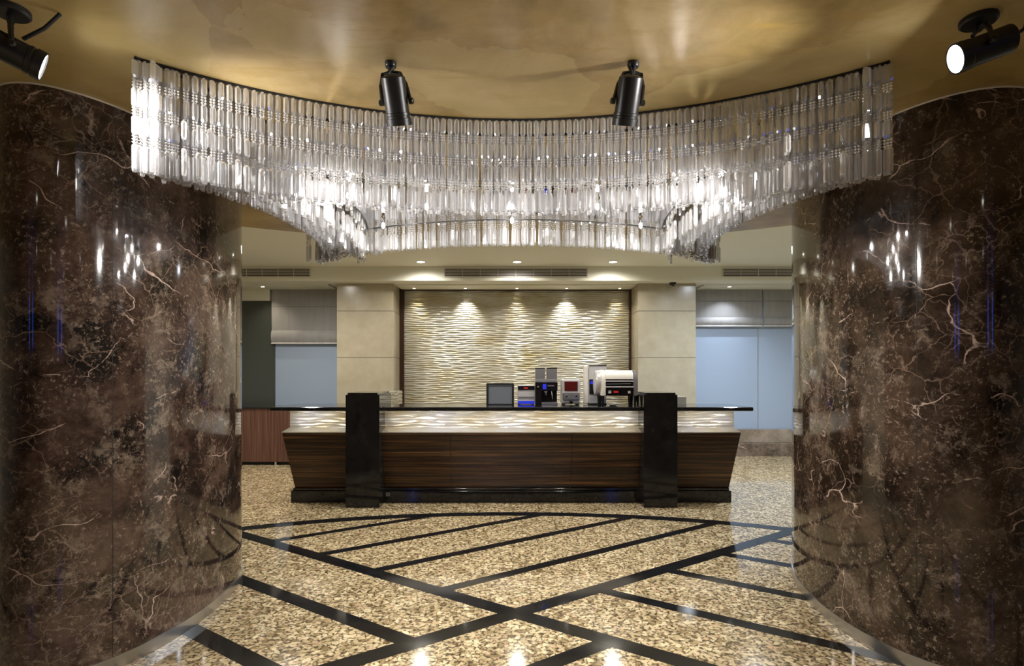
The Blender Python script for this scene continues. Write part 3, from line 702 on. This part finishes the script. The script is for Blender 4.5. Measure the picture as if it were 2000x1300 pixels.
# extra strands filling the far points of the star
for ai, sx in ((1, -1), (2, 1)):
    fs, fb = arcs[ai][0], arcs[3][0]
    for i in range(75):
        u = R.uniform(.62, .99); a_ = fs(u, .0); v = (1-u)*.62
        b_ = fb(v if sx < 0 else 1-v, .0); t_ = R.uniform(.03, .97)
        rest.append(place(strand_parts(2, 4), a_[0]+(b_[0]-a_[0])*t_, a_[1]+(b_[1]-a_[1])*t_, R.uniform(0, PI), CEIL+TOP+R.uniform(-.02, .02)))
for cx_, cy_ in cor.values():
    for q_ in range(3):
        dx = (.02-cx_)*.02*q_; dy = (3.42-cy_)*.02*q_
        rest.append(place(strand_parts(), cx_+dx, cy_+dy, R.uniform(0, PI), CEIL+TOP))
me = mesh_from('crystal_fringe', *merge(rest), M['crystal'])
o = bpy.data.objects.new('crystal_fringe', me); C.objects.link(o); o.parent = ch; o['kind'] = 'stuff'; o['label'] = 'remaining prism strands on the sides and back'

# ------------------------------------------------------------------ track spotlights
def spotlight(base, mid, axis, label, length=.185, rad=.053, pr=1.0, cable=None, glow='spotglow', power=85, ang=70):
    """base: plate centre on the ceiling; mid: middle of the barrel; axis: pointing direction"""
    t = thing('spotlight', label, 'spotlight', base, group='black spotlights on the gold ceiling')
    ax = Vector(axis).normalized(); m0 = Vector(mid)-Vector(base)
    q = ax.to_track_quat('Z', 'Y').to_matrix().to_4x4(); T = Matrix.Translation(m0) @ q
    hl = length/2
    body = obj('barrel', lathe(bmesh.new(), [(.012, -hl-.012), (rad*.80, -hl-.006), (rad*.95, -hl), (rad*.95, hl*.45), (rad*1.0, hl*.47), (rad*1.0, hl*.58), (rad*.96, hl*.6), (rad*.96, hl*.68), (rad*1.04, hl*.70), (rad*1.04, hl), (rad*.93, hl), (rad*.90, hl-.012)], 36, T), M['black'], t, smooth=True)
    obj('lens', lathe(bmesh.new(), [(rad*.90, hl-.014), (rad*.90, hl-.006)], 32, T), M[glow], t)
    obj('ceiling_plate', lathe(bmesh.new(), [(.055*pr, -.022), (.062*pr, -.016), (.062*pr, -.001)], 28), M['black'], t, smooth=True)
    # yoke: crosspiece and two arms down to pivots on the barrel
    side = ax.cross(Vector((0, 0, 1)));
    if side.length < .2: side = Vector((1, 0, 0))
    side.normalize()
    top = Vector((0, 0, -.022))+m0*.12; bm = bmesh.new()
    tube(bm, [(0, 0, -.02), tuple(top+Vector((0, 0, -.01)))], .012, 10)
    for s_ in (-1, 1):
        a = m0+side*s_*(rad+.010); h_ = top+side*s_*(rad*.75)+Vector((0, 0, -.008))
        tube(bm, [tuple(top), tuple(h_), tuple(h_*.6+a*.4+side*s_*.008), tuple(a)], .0085, 8)
    obj('yoke', bm, M['black'], t, smooth=True)
    for s_ in (-1, 1):
        a = m0+side*s_*(rad+.004)
        obj('knob', lathe(bmesh.new(), [(.013, 0), (.013, .016), (.008, .02)], 14, Matrix.Translation(a) @ (side*s_).to_track_quat('Z', 'Y').to_matrix().to_4x4()), M['black'], t)
    if cable: obj('cable', tube(bmesh.new(), [tuple(Vector(c_)-Vector(base)) for c_ in cable], .007, 8), M['rubber'], t, smooth=True)
    tip = Vector(mid)+ax*(hl+.02)
    spot(tuple(tip), tuple(ax), power, ang, .5, (1, .96, .92), .03)
spotlight((-.53, 2.46, CEIL), (-.497, 2.42, 2.668), (.07, .50, -1), 'black spotlight hanging before the crystals, left of centre', cable=[(-.51, 2.46, 2.85), (-.54, 2.44, 2.80), (-.535, 2.42, 2.765)], pr=.4)
spotlight((.53, 2.46, CEIL), (.497, 2.42, 2.668), (-.07, .50, -1), 'black spotlight hanging before the crystals, right of centre', cable=[(.51, 2.46, 2.85), (.52, 2.44, 2.80), (.515, 2.42, 2.765)], pr=.4)
spotlight((1.785, 2.155, CEIL), (1.745, 2.09, 2.705), (-.93, .2, -.30), 'black spotlight with glowing lens in front of the right marble column', cable=[(1.93, 2.10, 2.855), (1.93, 2.12, 2.80), (1.85, 2.135, 2.745)], power=95, ang=80)
spotlight((-1.87, 2.10, CEIL), (-1.845, 2.08, 2.69), (.9, .73, -.36), 'black spotlight pointing right from the left edge of the picture', cable=[(-1.70, 2.12, 2.855), (-1.76, 2.12, 2.80), (-1.84, 2.12, 2.76)], power=110, ang=80)

# ------------------------------------------------------------------ added fill lights, then the blue strips behind the viewer, mirrored in the polished marble
for i, (x, y) in enumerate(LOBBY_FILL):
    t = thing('lobby_fill_light', 'added round fill light %s, %s' % ('beside the viewer' if y > 0 else 'well behind the viewer', ('on the left', 'in the middle', 'on the right')[i % 3]), 'downlight', (x, y, CEIL), group='added lobby fill lights out of view')
    obj('lens', lathe(bmesh.new(), [(.07, -.006), (.07, -.001)], 20), M['lamp'], t)
    obj('trim_ring', lathe(bmesh.new(), [(.07, -.001), (.09, -.001), (.09, -.01), (.07, -.01), (.07, -.001)], 24, cap=False), M['vent'], t)
for x, lb in ((-4.2, 'outer left'), (-3.2, 'inner left'), (3.2, 'inner right'), (4.2, 'outer right')):
    tag(obj('light_strip', B(x-.03, x+.03, -4.99, -4.95, 1.9, 2.7), M['bluel']), lb+' upright blue light strip behind the viewer', 'light strip', 'blue light strips behind the viewer')
